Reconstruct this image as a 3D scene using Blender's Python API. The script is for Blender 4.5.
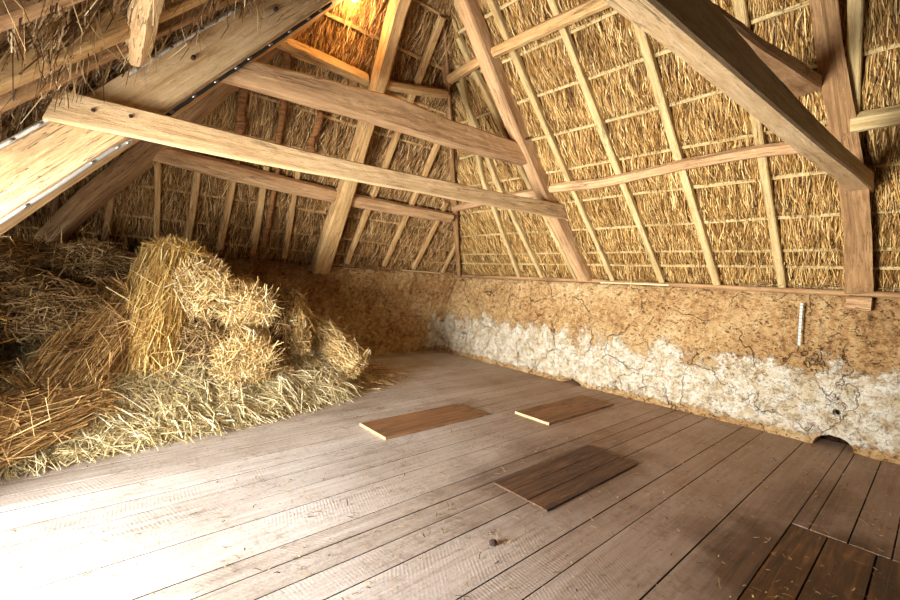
import bpy, math, random
import numpy as np
from mathutils import Matrix, Vector

for o in list(bpy.data.objects):
    bpy.data.objects.remove(o)
SC = bpy.context.scene
COL = SC.collection
rng = np.random.default_rng(7)
random.seed(7)

# ------------------------------------------------------------ camera
def setup_camera():
    f = 434.51
    a = np.array([495 / f, 5 / f, 1.0]); a /= np.linalg.norm(a)      # world X seen by the lens
    b = np.array([-381 / f, -41 / f, 1.0]); b /= np.linalg.norm(b)   # world Y
    R = np.stack([a, b, np.cross(a, b)])
    cd = bpy.data.cameras.new('camera'); cam = bpy.data.objects.new('camera', cd); COL.objects.link(cam)
    cd.sensor_width = 36.0; cd.lens = f / 900 * 36.0; cd.clip_start = 0.02
    M = Matrix.Identity(4)
    for i in range(3):
        M[i][0] = R[i, 0]; M[i][1] = -R[i, 1]; M[i][2] = -R[i, 2]
    M[0][3], M[1][3], M[2][3] = 0, 0, 1.5
    cam.matrix_world = M
    SC.camera = cam
setup_camera()

# ------------------------------------------------------------ world, lights, exposure
w = bpy.data.worlds.new('world'); SC.world = w; w.use_nodes = True
w.node_tree.nodes['Background'].inputs[0].default_value = (1.0, 0.93, 0.83, 1)
w.node_tree.nodes['Background'].inputs[1].default_value = 0.05

def area(name, loc, aim, sx, sy, watts, color, spread=180):
    d = bpy.data.lights.new(name, 'AREA'); d.shape = 'RECTANGLE'; d.size = sx; d.size_y = sy
    d.energy = watts; d.color = color; d.spread = math.radians(spread)
    o = bpy.data.objects.new(name, d); COL.objects.link(o)
    o.location = loc
    o.rotation_euler = (Vector(aim) - Vector(loc)).to_track_quat('-Z', 'Z').to_euler()
    return o
# daylight through the doorway in the side wall
area('doorway_daylight', (-3.0, 2.3, 0.45), (2.0, 2.85, 1.0), 2.2, 2.0, 1020, (0.985, 0.985, 0.98))
area('doorway_fill', (-0.95, 2.05, 0.85), (1.4, 3.3, 1.9), 1.2, 1.3, 28, (0.985, 0.985, 0.98), 150)  # fill light added inside the opening to lift the straw and first truss

SC.view_settings.view_transform = 'Standard'
SC.view_settings.look = 'None'
SC.view_settings.gamma = 1.0
SC.view_settings.use_curve_mapping = False
SC.view_settings.exposure = 0.85
SC.cycles.use_denoising = True
SC.cycles.max_bounces = 8
SC.cycles.diffuse_bounces = 4

# ------------------------------------------------------------ roof planes (undersides of the common rafters)
SL = 0.95
XR, XL, YB = 5.83, -0.95, 6.4
PR = lambda x: 1.55 + SL * (XR - x)
PL = lambda x: 1.55 + SL * (x - XL)
PH = lambda y: 1.57 + SL * (YB - y)
ANG = math.atan(SL); CA, SA = math.cos(ANG), math.sin(ANG)
XRIDGE = (XR + XL) / 2

# ------------------------------------------------------------ helpers
def tag(o, label=None, cat=None, group=None, kind=None):
    if label: o['label'] = label
    if cat: o['category'] = cat
    if group: o['group'] = group
    if kind: o['kind'] = kind
    return o

def empty(name, loc):
    o = bpy.data.objects.new(name, None); COL.objects.link(o); o.location = loc
    o.empty_display_size = 0.1
    return o

def mesh_obj(name, V, F, mat, parent=None, uv=None, smooth=False, origin=None, mats=None, fmat=None):
    """V n x 3 array in world space, F list of faces or m x 4 array -> ONE object"""
    V = np.asarray(V, dtype=np.float64)
    if origin is None:
        lo, hi = V.min(0), V.max(0)
        origin = np.array([(lo[0] + hi[0]) / 2, (lo[1] + hi[1]) / 2, lo[2]])
    origin = np.asarray(origin, float)
    L = (V - origin).astype(np.float32)
    me = bpy.data.meshes.new(name)
    if isinstance(F, np.ndarray):
        m, k = F.shape
        me.vertices.add(len(L)); me.vertices.foreach_set('co', L.ravel())
        me.loops.add(m * k); me.loops.foreach_set('vertex_index', F.astype(np.int32).ravel())
        me.polygons.add(m)
        me.polygons.foreach_set('loop_start', np.arange(0, m * k, k, dtype=np.int32))
        me.polygons.foreach_set('loop_total', np.full(m, k, dtype=np.int32))
        me.update(calc_edges=True)
    else:
        me.from_pydata(L.tolist(), [], F)
        me.update()
    if uv is not None:
        l = me.uv_layers.new(name='UVMap')
        idx = np.empty(len(me.loops), dtype=np.int32); me.loops.foreach_get('vertex_index', idx)
        l.data.foreach_set('uv', np.asarray(uv, dtype=np.float32)[idx].ravel())
    if smooth:
        me.polygons.foreach_set('use_smooth', np.ones(len(me.polygons), dtype=bool))
    for m_ in (mats or [mat]):
        me.materials.append(m_)
    if fmat is not None:
        me.polygons.foreach_set('material_index', np.asarray(fmat, dtype=np.int32))
    o = bpy.data.objects.new(name, me); COL.objects.link(o)
    if parent is not None:
        o.parent = parent
        o.location = Vector(origin) - parent.location
    else:
        o.location = origin
    return o

def hash3(ix, iy, iz, seed):
    h = (ix * 374761393 + iy * 668265263 + iz * 2147483647 + seed * 974711) & 0xffffffff
    h = ((h ^ (h >> 13)) * 1274126177) & 0xffffffff
    return ((h ^ (h >> 16)) & 0xffff) / 65535.0 * 2 - 1

def noise3(P, scale, seed=0, octaves=1):
    P = np.asarray(P, float)
    out = np.zeros(len(P)); amp = 1.0
    for o in range(octaves):
        Q = P * scale * 2 ** o + 100.37
        I = np.floor(Q).astype(np.int64); f = Q - I; f = f * f * (3 - 2 * f)
        acc = 0
        for dx in (0, 1):
            for dy in (0, 1):
                for dz in (0, 1):
                    wgt = (f[:, 0] if dx else 1 - f[:, 0]) * (f[:, 1] if dy else 1 - f[:, 1]) * (f[:, 2] if dz else 1 - f[:, 2])
                    acc = acc + wgt * hash3(I[:, 0] + dx, I[:, 1] + dy, I[:, 2] + dz, seed + o * 17)
        out += acc * amp; amp *= 0.5
    return out

def smooth01(x): x = np.clip(x, 0, 1); return x * x * (3 - 2 * x)

_bs = [0]
def timber(name, secs, mat, parent=None, rnd=0.012, rough=0.006, seg=0.09, kind=None):
    """secs: list of sections, each 4 corners (world). A hewn timber: rounded arrises, slightly uneven faces."""
    _bs[0] += 1
    S = np.asarray(secs, float)
    cen = S.mean(1)
    d = np.linalg.norm(np.diff(cen, axis=0), axis=1); s = np.concatenate([[0], np.cumsum(d)])
    n = max(2, int(s[-1] / seg) + 1)
    t = np.linspace(0, s[-1], n)
    R = np.empty((n, 4, 3))
    for c in range(4):
        for k in range(3):
            R[:, c, k] = np.interp(t, s, S[:, c, k])
    if len(S) > 2 and n > 5:      # soften the kinks
        for _ in range(3):
            R[1:-1] = R[:-2] * .25 + R[1:-1] * .5 + R[2:] * .25
    ring = []; per = []
    for c in range(4):
        A, B = R[:, c], R[:, (c + 1) % 4]
        L = np.linalg.norm(B - A, axis=1, keepdims=True)
        r = np.minimum(rnd, L * 0.3) / L
        for f in (0.0, 1 / 3, 2 / 3, 1.0):
            q = r + (1 - 2 * r) * f
            ring.append(A + (B - A) * q)
    K = len(ring)
    V = np.stack(ring, 1)        # n,K,3
    C = V.mean(1, keepdims=True)
    N = V - C; N /= np.maximum(np.linalg.norm(N, axis=2, keepdims=True), 1e-6)
    flat = V.reshape(-1, 3)
    ax = (cen[-1] - cen[0]); ax /= np.linalg.norm(ax)
    along = flat @ ax
    W = flat + np.outer(along, ax) * -0.72     # stretched along the grain
    dis = noise3(W, 5.0, _bs[0] * 31, 2) * rough + noise3(flat, 18.0, _bs[0] * 57, 1) * rough * 0.25
    V = V + (N.reshape(-1, 3) * dis[:, None]).reshape(V.shape)
    flat = V.reshape(-1, 3)
    i = np.arange(n - 1)[:, None] * K; j = np.arange(K)[None, :]
    F = np.stack([i + j, i + (j + 1) % K, i + K + (j + 1) % K, i + K + j], -1).reshape(-1, 4)
    Fl = F.tolist()
    Fl.append(list(range(K - 1, -1, -1))); Fl.append(list(range((n - 1) * K, n * K)))
    plen = np.linalg.norm(np.diff(np.concatenate([V[:, :], V[:, :1]], 1), axis=1), axis=2).mean(0)
    pv = np.concatenate([[0], np.cumsum(plen)[:-1]])
    uv = np.stack([np.repeat(t, K) + _bs[0] * 3.7, np.tile(pv, n) + _bs[0] * 1.3], 1)
    return mesh_obj(name, flat, Fl, mat, parent, uv=uv, smooth=False)

def bar(name, pts, w, h, mat, up=(0, 0, 1), parent=None, **kw):
    """timber along a centre line; w across, h along 'up'. w,h scalars or per point."""
    P = np.asarray(pts, float); n = len(P)
    w = np.broadcast_to(w, n); h = np.broadcast_to(h, n)
    T = np.gradient(P, axis=0); T /= np.linalg.norm(T, axis=1, keepdims=True)
    U = np.asarray(up, float)[None] - (T @ np.asarray(up, float))[:, None] * T
    U /= np.linalg.norm(U, axis=1, keepdims=True)
    A = np.cross(T, U)
    secs = [[P[i] - A[i] * w[i] / 2 - U[i] * h[i] / 2, P[i] + A[i] * w[i] / 2 - U[i] * h[i] / 2,
             P[i] + A[i] * w[i] / 2 + U[i] * h[i] / 2, P[i] - A[i] * w[i] / 2 + U[i] * h[i] / 2] for i in range(n)]
    return timber(name, secs, mat, parent, **kw)

def slab(name, low, upp, depth, mat, parent=None, **kw):
    """timber given by the front face's lower and upper edges; depth vector to the back"""
    d = np.asarray(depth, float)
    if d.ndim == 1: d = np.tile(d, (len(low), 1))
    secs = [[np.array(l), np.array(l) + dd, np.array(u) + dd, np.array(u)] for l, u, dd in zip(low, upp, d)]
    return timber(name, secs, mat, parent, **kw)

def tube(name, pts, r, mat, parent=None, k=8):
    P = np.asarray(pts, float); n = len(P)
    T = np.gradient(P, axis=0); T /= np.linalg.norm(T, axis=1, keepdims=True)
    ref = np.array([0.3, 0.2, 0.93]); A = np.cross(T, ref); A /= np.linalg.norm(A, axis=1, keepdims=True); B = np.cross(T, A)
    r = np.broadcast_to(r, n)
    a = np.linspace(0, 2 * np.pi, k, endpoint=False)
    V = P[:, None] + r[:, None, None] * (np.cos(a)[None, :, None] * A[:, None] + np.sin(a)[None, :, None] * B[:, None])
    i = np.arange(n - 1)[:, None] * k; j = np.arange(k)[None, :]
    F = np.stack([i + j, i + (j + 1) % k, i + k + (j + 1) % k, i + k + j], -1).reshape(-1, 4).tolist()
    F.append(list(range(k - 1, -1, -1))); F.append(list(range((n - 1) * k, n * k)))
    return mesh_obj(name, V.reshape(-1, 3), F, mat, parent, smooth=True)

def strands(P0, P1, P2, width):
    """ribbons through three points each -> (verts, quads)"""
    n = len(P0)
    D = P2 - P0
    r = rng.normal(size=(n, 3))
    W = np.cross(D, r); W /= np.maximum(np.linalg.norm(W, axis=1, keepdims=True), 1e-9)
    W = W * (np.broadcast_to(width, n)[:, None] / 2)
    V = np.stack([P0 - W, P0 + W, P1 - W, P1 + W, P2 - W * .6, P2 + W * .6], 1)
    b = np.arange(n)[:, None] * 6
    F = np.concatenate([b + np.array([[0, 1, 3, 2]]), b + np.array([[2, 3, 5, 4]])], 0)
    return V.reshape(-1, 3), F

# ------------------------------------------------------------ materials
def nodes(m):
    m.use_nodes = True; nt = m.node_tree
    b = nt.nodes['Principled BSDF']
    return nt, b
def N(nt, t, **kw):
    n = nt.nodes.new(t)
    for k, v in kw.items():
        if k in n.inputs.keys() if hasattr(n.inputs, 'keys') else False: n.inputs[k].default_value = v
        else: setattr(n, k, v)
    return n
def ramp(nt, src, stops):
    r = nt.nodes.new('ShaderNodeValToRGB')
    e = r.color_ramp.elements
    while len(e) < len(stops): e.new(0.5)
    for el, (p, c) in zip(e, stops):
        el.position = p; el.color = (*c, 1) if len(c) == 3 else c
    nt.links.new(src, r.inputs[0]); return r.outputs[0]
def noise(nt, vec, scale, detail=4, rough=0.6, dist=0.0):
    n = nt.nodes.new('ShaderNodeTexNoise'); n.inputs['Scale'].default_value = scale
    n.inputs['Detail'].default_value = detail; n.inputs['Roughness'].default_value = rough
    n.inputs['Distortion'].default_value = dist
    if vec is not None: nt.links.new(vec, n.inputs['Vector'])
    return n.outputs['Fac']
def mapping(nt, vec, scale=(1, 1, 1), rot=(0, 0, 0), loc=(0, 0, 0)):
    m = nt.nodes.new('ShaderNodeMapping')
    m.inputs['Scale'].default_value = scale; m.inputs['Rotation'].default_value = rot; m.inputs['Location'].default_value = loc
    nt.links.new(vec, m.inputs['Vector']); return m.outputs[0]
def mix(nt, fac, a, b, mode='MIX'):
    m = nt.nodes.new('ShaderNodeMix'); m.data_type = 'RGBA'; m.blend_type = mode; m.clamp_factor = True
    for sock, v in ((m.inputs[0], fac), (m.inputs[6], a), (m.inputs[7], b)):
        if isinstance(v, (int, float)): sock.default_value = v
        elif isinstance(v, tuple): sock.default_value = (*v, 1)
        else: nt.links.new(v, sock)
    return m.outputs[2]
def math_(nt, op, a, b=None, clamp=False):
    m = nt.nodes.new('ShaderNodeMath'); m.operation = op; m.use_clamp = clamp
    for i, v in enumerate((a, b)):
        if v is None: continue
        if isinstance(v, (int, float)): m.inputs[i].default_value = v
        else: nt.links.new(v, m.inputs[i])
    return m.outputs[0]
def maprange(nt, v, a, b, c=0.0, d=1.0):
    m = nt.nodes.new('ShaderNodeMapRange'); m.interpolation_type = 'SMOOTHSTEP'
    nt.links.new(v, m.inputs[0])
    for i, x in enumerate((a, b, c, d)): m.inputs[i + 1].default_value = x
    return m.outputs[0]
def bump(nt, b, h, strength, dist):
    n = nt.nodes.new('ShaderNodeBump'); n.inputs['Strength'].default_value = strength; n.inputs['Distance'].default_value = dist
    nt.links.new(h, n.inputs['Height']); nt.links.new(n.outputs[0], b.inputs['Normal'])
def rgb(*c):   # sRGB 0-255 -> linear
    return tuple(((x / 255) / 12.92 if x / 255 <= .04045 else ((x / 255 + .055) / 1.055) ** 2.4) for x in c)

def wood(name, dark, mid, light, crack=0.75, rough=0.8):
    m = bpy.data.materials.new(name); nt, b = nodes(m)
    uv = nt.nodes.new('ShaderNodeTexCoord').outputs['UV']
    g = noise(nt, mapping(nt, uv, (2.2, 34, 1)), 1.0, 6, 0.65, 0.6)
    big = noise(nt, mapping(nt, uv, (1.1, 5, 1)), 1.0, 3, 0.6, 0.4)
    f = math_(nt, 'ADD', math_(nt, 'MULTIPLY', g, 0.6), math_(nt, 'MULTIPLY', big, 0.4))
    col = ramp(nt, f, [(0.33, dark), (0.48, mid), (0.66, light)])
    ck = noise(nt, mapping(nt, uv, (1.3, 26, 1), loc=(3, 7, 0)), 1.0, 3, 0.5, 1.2)
    cmask = maprange(nt, math_(nt, 'ABSOLUTE', math_(nt, 'SUBTRACT', ck, 0.5)), 0.0, 0.016, 1.0, 0.0)
    gate = maprange(nt, noise(nt, mapping(nt, uv, (0.9, 3, 1), loc=(9, 1, 0)), 1.0, 2), 0.48, 0.62)
    cm = math_(nt, 'MULTIPLY', cmask, gate)
    dk = tuple(x * 0.28 for x in dark)
    col = mix(nt, math_(nt, 'MULTIPLY', cm, crack), col, dk)
    v = nt.nodes.new('ShaderNodeTexVoronoi'); v.inputs['Scale'].default_value = 22
    nt.links.new(mapping(nt, uv, (1, 1, 1)), v.inputs['Vector'])
    hole = maprange(nt, v.outputs['Distance'], 0.05, 0.11, 1.0, 0.0)
    hg = maprange(nt, noise(nt, uv, 3.0, 2), 0.56, 0.64)
    col = mix(nt, math_(nt, 'MULTIPLY', hole, math_(nt, 'MULTIPLY', hg, 0.85)), col, dk)
    spots = maprange(nt, noise(nt, mapping(nt, uv, (5, 13, 1)), 1.0, 6, 0.75), 0.52, 0.70)
    col = mix(nt, math_(nt, 'MULTIPLY', spots, 0.6), col, dark)
    fine = noise(nt, mapping(nt, uv, (14, 120, 1)), 1.0, 5, 0.75)
    col = mix(nt, maprange(nt, fine, 0.54, 0.70, 0.0, 0.55), col, tuple(x * 0.5 for x in dark))
    speck = maprange(nt, noise(nt, mapping(nt, uv, (60, 90, 1)), 1.0, 3, 0.7), 0.63, 0.72, 0.0, 0.7)
    col = mix(nt, speck, col, dk)
    chip = maprange(nt, noise(nt, mapping(nt, uv, (9, 30, 1), loc=(2, 5, 0)), 1.0, 4, 0.7), 0.62, 0.70, 0.0, 0.5)
    col = mix(nt, chip, col, tuple(min(1, x * 1.25) for x in light))
    nt.links.new(col, b.inputs['Base Color']); b.inputs['Roughness'].default_value = rough
    h = math_(nt, 'SUBTRACT', math_(nt, 'ADD', math_(nt, 'MULTIPLY', g, 0.5), math_(nt, 'MULTIPLY', noise(nt, mapping(nt, uv, (9, 16, 1)), 1.0, 4), 0.5)), math_(nt, 'MULTIPLY', cm, 0.8))
    bump(nt, b, math_(nt, 'ADD', h, math_(nt, 'MULTIPLY', fine, 0.35)), 0.85, 0.016)
    return m

W_PALE = wood('pale_oak', rgb(168, 128, 80), rgb(208, 172, 122), rgb(230, 202, 156))
W_PINK = wood('weathered_elm', rgb(136, 98, 62), rgb(190, 148, 102), rgb(218, 182, 134))
W_GOLD = wood('golden_pole_wood', rgb(142, 102, 56), rgb(194, 154, 98), rgb(220, 186, 130))
W_BROWN = wood('brown_oak', rgb(98, 68, 38), rgb(156, 116, 72), rgb(196, 156, 106))
W_DARK = wood('dark_old_oak', rgb(52, 34, 20), rgb(84, 56, 34), rgb(112, 78, 48))
W_LATH = wood('green_tinged_lath', rgb(150, 122, 72), rgb(196, 168, 112), rgb(222, 198, 144), crack=0.4)
W_HATCH = wood('brown_hatch_board', rgb(96, 62, 36), rgb(142, 100, 62), rgb(170, 128, 86))
W_HATCHD = wood('dark_hatch_board', rgb(46, 27, 14), rgb(82, 54, 31), rgb(126, 90, 56))
W_GAP = wood('daylight_gap_pale', rgb(196, 160, 104), rgb(222, 196, 146), rgb(240, 222, 180), crack=0.2)

def straw_mat(name, stops, rough=0.55):
    m = bpy.data.materials.new(name); nt, b = nodes(m)
    r = nt.nodes.new('ShaderNodeNewGeometry').outputs['Random Per Island']
    nt.links.new(ramp(nt, r, stops), b.inputs['Base Color'])
    b.inputs['Roughness'].default_value = rough
    b.inputs['Specular IOR Level'].default_value = 0.3
    return m
S_THATCH = straw_mat('thatch_reed', [(0.0, rgb(64, 40, 16)), (0.25, rgb(146, 104, 50)), (0.6, rgb(200, 156, 88)), (1.0, rgb(240, 208, 142))])
S_HIP = straw_mat('thatch_reed_brown', [(0.0, rgb(58, 36, 16)), (0.3, rgb(134, 94, 50)), (0.7, rgb(186, 142, 84)), (1.0, rgb(232, 198, 138))])
S_GREY = straw_mat('thatch_straw_faded', [(0.0, rgb(70, 48, 28)), (0.4, rgb(126, 94, 58)), (0.8, rgb(180, 148, 102)), (1.0, rgb(226, 202, 160))])
S_PALE = straw_mat('loose_pale_straw', [(0.0, rgb(150, 128, 84)), (0.35, rgb(206, 186, 132)), (0.75, rgb(230, 214, 166)), (1.0, rgb(248, 238, 204))])
S_GOLD = straw_mat('golden_straw', [(0.0, rgb(148, 108, 48)), (0.35, rgb(206, 164, 88)), (0.75, rgb(230, 196, 118)), (1.0, rgb(246, 224, 160))])
S_RED = straw_mat('russet_straw', [(0.0, rgb(84, 56, 26)), (0.3, rgb(154, 116, 64)), (0.7, rgb(198, 156, 96)), (1.0, rgb(232, 200, 142))])
S_DULL = straw_mat('dull_old_straw', [(0.0, rgb(66, 46, 24)), (0.35, rgb(128, 98, 58)), (0.7, rgb(176, 144, 94)), (1.0, rgb(222, 194, 140))])
S_MIX = straw_mat('mixed_straw', [(0.0, rgb(112, 82, 40)), (0.3, rgb(192, 156, 92)), (0.7, rgb(226, 196, 134)), (1.0, rgb(248, 232, 186))])
S_BIT = straw_mat('straw_chaff', [(0.0, rgb(60, 42, 26)), (0.45, rgb(150, 116, 70)), (1.0, rgb(224, 196, 144))])

def simple(name, c, rough=0.6, metal=0.0):
    m = bpy.data.materials.new(name); nt, b = nodes(m)
    tc = nt.nodes.new('ShaderNodeTexCoord').outputs['Object']
    f = noise(nt, tc, 40, 3)
    nt.links.new(ramp(nt, f, [(0.3, tuple(x * .75 for x in c)), (0.7, c)]), b.inputs['Base Color'])
    b.inputs['Roughness'].default_value = rough; b.inputs['Metallic'].default_value = metal
    return m
M_BLACK = simple('black_cable_sheath', rgb(34, 30, 28), 0.5)
M_GREY = simple('grey_conduit', rgb(150, 146, 138), 0.45)
M_WHITE = simple('white_cable_sheath', rgb(232, 228, 218), 0.45)
M_STEEL = simple('clip_steel', rgb(150, 150, 148), 0.35, 0.8)

def core_mat(name, dark, light, scale=(30, 30, 30)):
    m = bpy.data.materials.new(name); nt, b = nodes(m)
    tc = nt.nodes.new('ShaderNodeTexCoord').outputs['Object']
    f = noise(nt, mapping(nt, tc, scale), 1.0, 6, 0.7)
    nt.links.new(ramp(nt, f, [(0.35, dark), (0.65, light)]), b.inputs['Base Color'])
    b.inputs['Roughness'].default_value = 0.9
    bump(nt, b, f, 0.8, 0.03)
    return m
C_THATCH = core_mat('packed_thatch', rgb(58, 36, 16), rgb(130, 92, 46))
C_STRAW = core_mat('packed_straw', rgb(96, 66, 30), rgb(176, 138, 76))
C_RED = core_mat('packed_russet_straw', rgb(54, 32, 16), rgb(120, 78, 40))
C_DULL = core_mat('packed_dull_straw', rgb(40, 26, 16), rgb(88, 62, 40))

def cob_mat():
    m = bpy.data.materials.new('cob_with_limewash'); nt, b = nodes(m)
    tc = nt.nodes.new('ShaderNodeTexCoord').outputs['Object']
    sep = nt.nodes.new('ShaderNodeSeparateXYZ'); nt.links.new(tc, sep.inputs[0])
    x, y, z = sep.outputs
    big = noise(nt, tc, 1.6, 4, 0.6)
    fine = noise(nt, tc, 14, 8, 0.72)
    col = ramp(nt, math_(nt, 'ADD', math_(nt, 'MULTIPLY', big, 0.45), math_(nt, 'MULTIPLY', fine, 0.55)),
               [(0.36, rgb(124, 84, 48)), (0.45, rgb(186, 142, 90)), (0.54, rgb(214, 176, 122)), (0.66, rgb(236, 210, 164))])
    # redder earth on the end wall (towards smaller x)
    red = maprange(nt, x, 3.6, 2.4)
    col = mix(nt, math_(nt, 'MULTIPLY', red, 0.6), col, rgb(128, 70, 32), 'MULTIPLY')
    # chopped straw flecks
    fl = noise(nt, mapping(nt, tc, (60, 34, 120), rot=(0.5, 0.3, 0.2)), 1.0, 2, 0.5, 1.5)
    col = mix(nt, math_(nt, 'MULTIPLY', maprange(nt, fl, 0.58, 0.64), 0.75), col, rgb(228, 196, 138))
    pit = noise(nt, mapping(nt, tc, (26, 22, 40), loc=(4, 2, 1)), 1.0, 4, 0.6, 1.0)
    pm = maprange(nt, pit, 0.58, 0.66)
    col = mix(nt, math_(nt, 'MULTIPLY', pm, 0.75), col, rgb(66, 38, 18))
    # cracks
    dn = nt.nodes.new('ShaderNodeVectorMath'); dn.operation = 'ADD'
    nz = nt.nodes.new('ShaderNodeTexNoise'); nz.inputs['Scale'].default_value = 6.0; nz.inputs['Detail'].default_value = 3
    nt.links.new(tc, nz.inputs['Vector'])
    sc = nt.nodes.new('ShaderNodeVectorMath'); sc.operation = 'SCALE'; sc.inputs[3].default_value = 0.22
    nt.links.new(nz.outputs['Color'], sc.inputs[0]); nt.links.new(tc, dn.inputs[0]); nt.links.new(sc.outputs[0], dn.inputs[1])
    vo = nt.nodes.new('ShaderNodeTexVoronoi'); vo.feature = 'DISTANCE_TO_EDGE'; vo.inputs['Scale'].default_value = 1.9
    nt.links.new(mapping(nt, dn.outputs[0], (1, 1, 0.75)), vo.inputs['Vector'])
    cg = maprange(nt, noise(nt, tc, 2.2, 2), 0.45, 0.58)
    cr = math_(nt, 'MULTIPLY', maprange(nt, vo.outputs['Distance'], 0.0, 0.016, 1.0, 0.0), cg)
    col = mix(nt, math_(nt, 'MULTIPLY', cr, 0.4), col, rgb(70, 42, 20))
    # limewash left on the low part of the wall
    wn = noise(nt, tc, 2.4, 4, 0.6); wf = math_(nt, 'ADD', math_(nt, 'MULTIPLY', noise(nt, tc, 24, 6, 0.8), 0.6), math_(nt, 'MULTIPLY', noise(nt, tc, 7, 5, 0.7), 0.4))
    top = math_(nt, 'ADD', math_(nt, 'MULTIPLY', math_(nt, 'SUBTRACT', wn, 0.5), 1.2), 1.02)
    k1 = maprange(nt, math_(nt, 'SUBTRACT', top, z), -0.05, 0.42)
    low = math_(nt, 'ADD', math_(nt, 'MULTIPLY', math_(nt, 'SUBTRACT', noise(nt, tc, 3.1, 3), 0.5), 0.22), 0.055)
    k2 = maprange(nt, math_(nt, 'SUBTRACT', z, low), -0.06, 0.07)
    k3 = maprange(nt, x, 5.2, 5.55)
    cov = math_(nt, 'MULTIPLY', math_(nt, 'MULTIPLY', k1, k2), k3)
    thr = math_(nt, 'ADD', wf, math_(nt, 'MULTIPLY', cov, 0.34))
    wm = math_(nt, 'MULTIPLY', maprange(nt, thr, 0.69, 0.83), maprange(nt, cov, 0.02, 0.3))
    wc = ramp(nt, noise(nt, tc, 9, 6), [(0.35, rgb(216, 192, 150)), (0.6, rgb(248, 238, 214))])
    col = mix(nt, wm, col, wc)
    # shade inside the wall openings, painted in as dark colour
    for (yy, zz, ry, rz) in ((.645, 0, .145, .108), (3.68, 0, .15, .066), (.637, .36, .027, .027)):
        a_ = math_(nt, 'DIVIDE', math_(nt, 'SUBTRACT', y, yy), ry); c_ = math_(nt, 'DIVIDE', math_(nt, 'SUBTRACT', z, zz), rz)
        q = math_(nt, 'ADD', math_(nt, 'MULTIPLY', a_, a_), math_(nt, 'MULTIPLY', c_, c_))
        hole_shade = math_(nt, 'MULTIPLY', maprange(nt, q, 0.85, 1.0, 1.0, 0.0), maprange(nt, x, 5.83, 5.87))
        col = mix(nt, hole_shade, col, rgb(58, 34, 18) if zz == 0 else rgb(30, 20, 14))
    nt.links.new(col, b.inputs['Base Color']); b.inputs['Roughness'].default_value = 0.95
    b.inputs['Specular IOR Level'].default_value = 0.15
    h = math_(nt, 'ADD', math_(nt, 'MULTIPLY', fine, 1.0), math_(nt, 'MULTIPLY', wm, 0.12))
    h = math_(nt, 'SUBTRACT', h, math_(nt, 'MULTIPLY', cr, 0.9))
    h = math_(nt, 'SUBTRACT', h, math_(nt, 'MULTIPLY', pm, 0.35))
    bump(nt, b, h, 1.0, 0.07)
    return m
M_COB = cob_mat()

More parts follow.
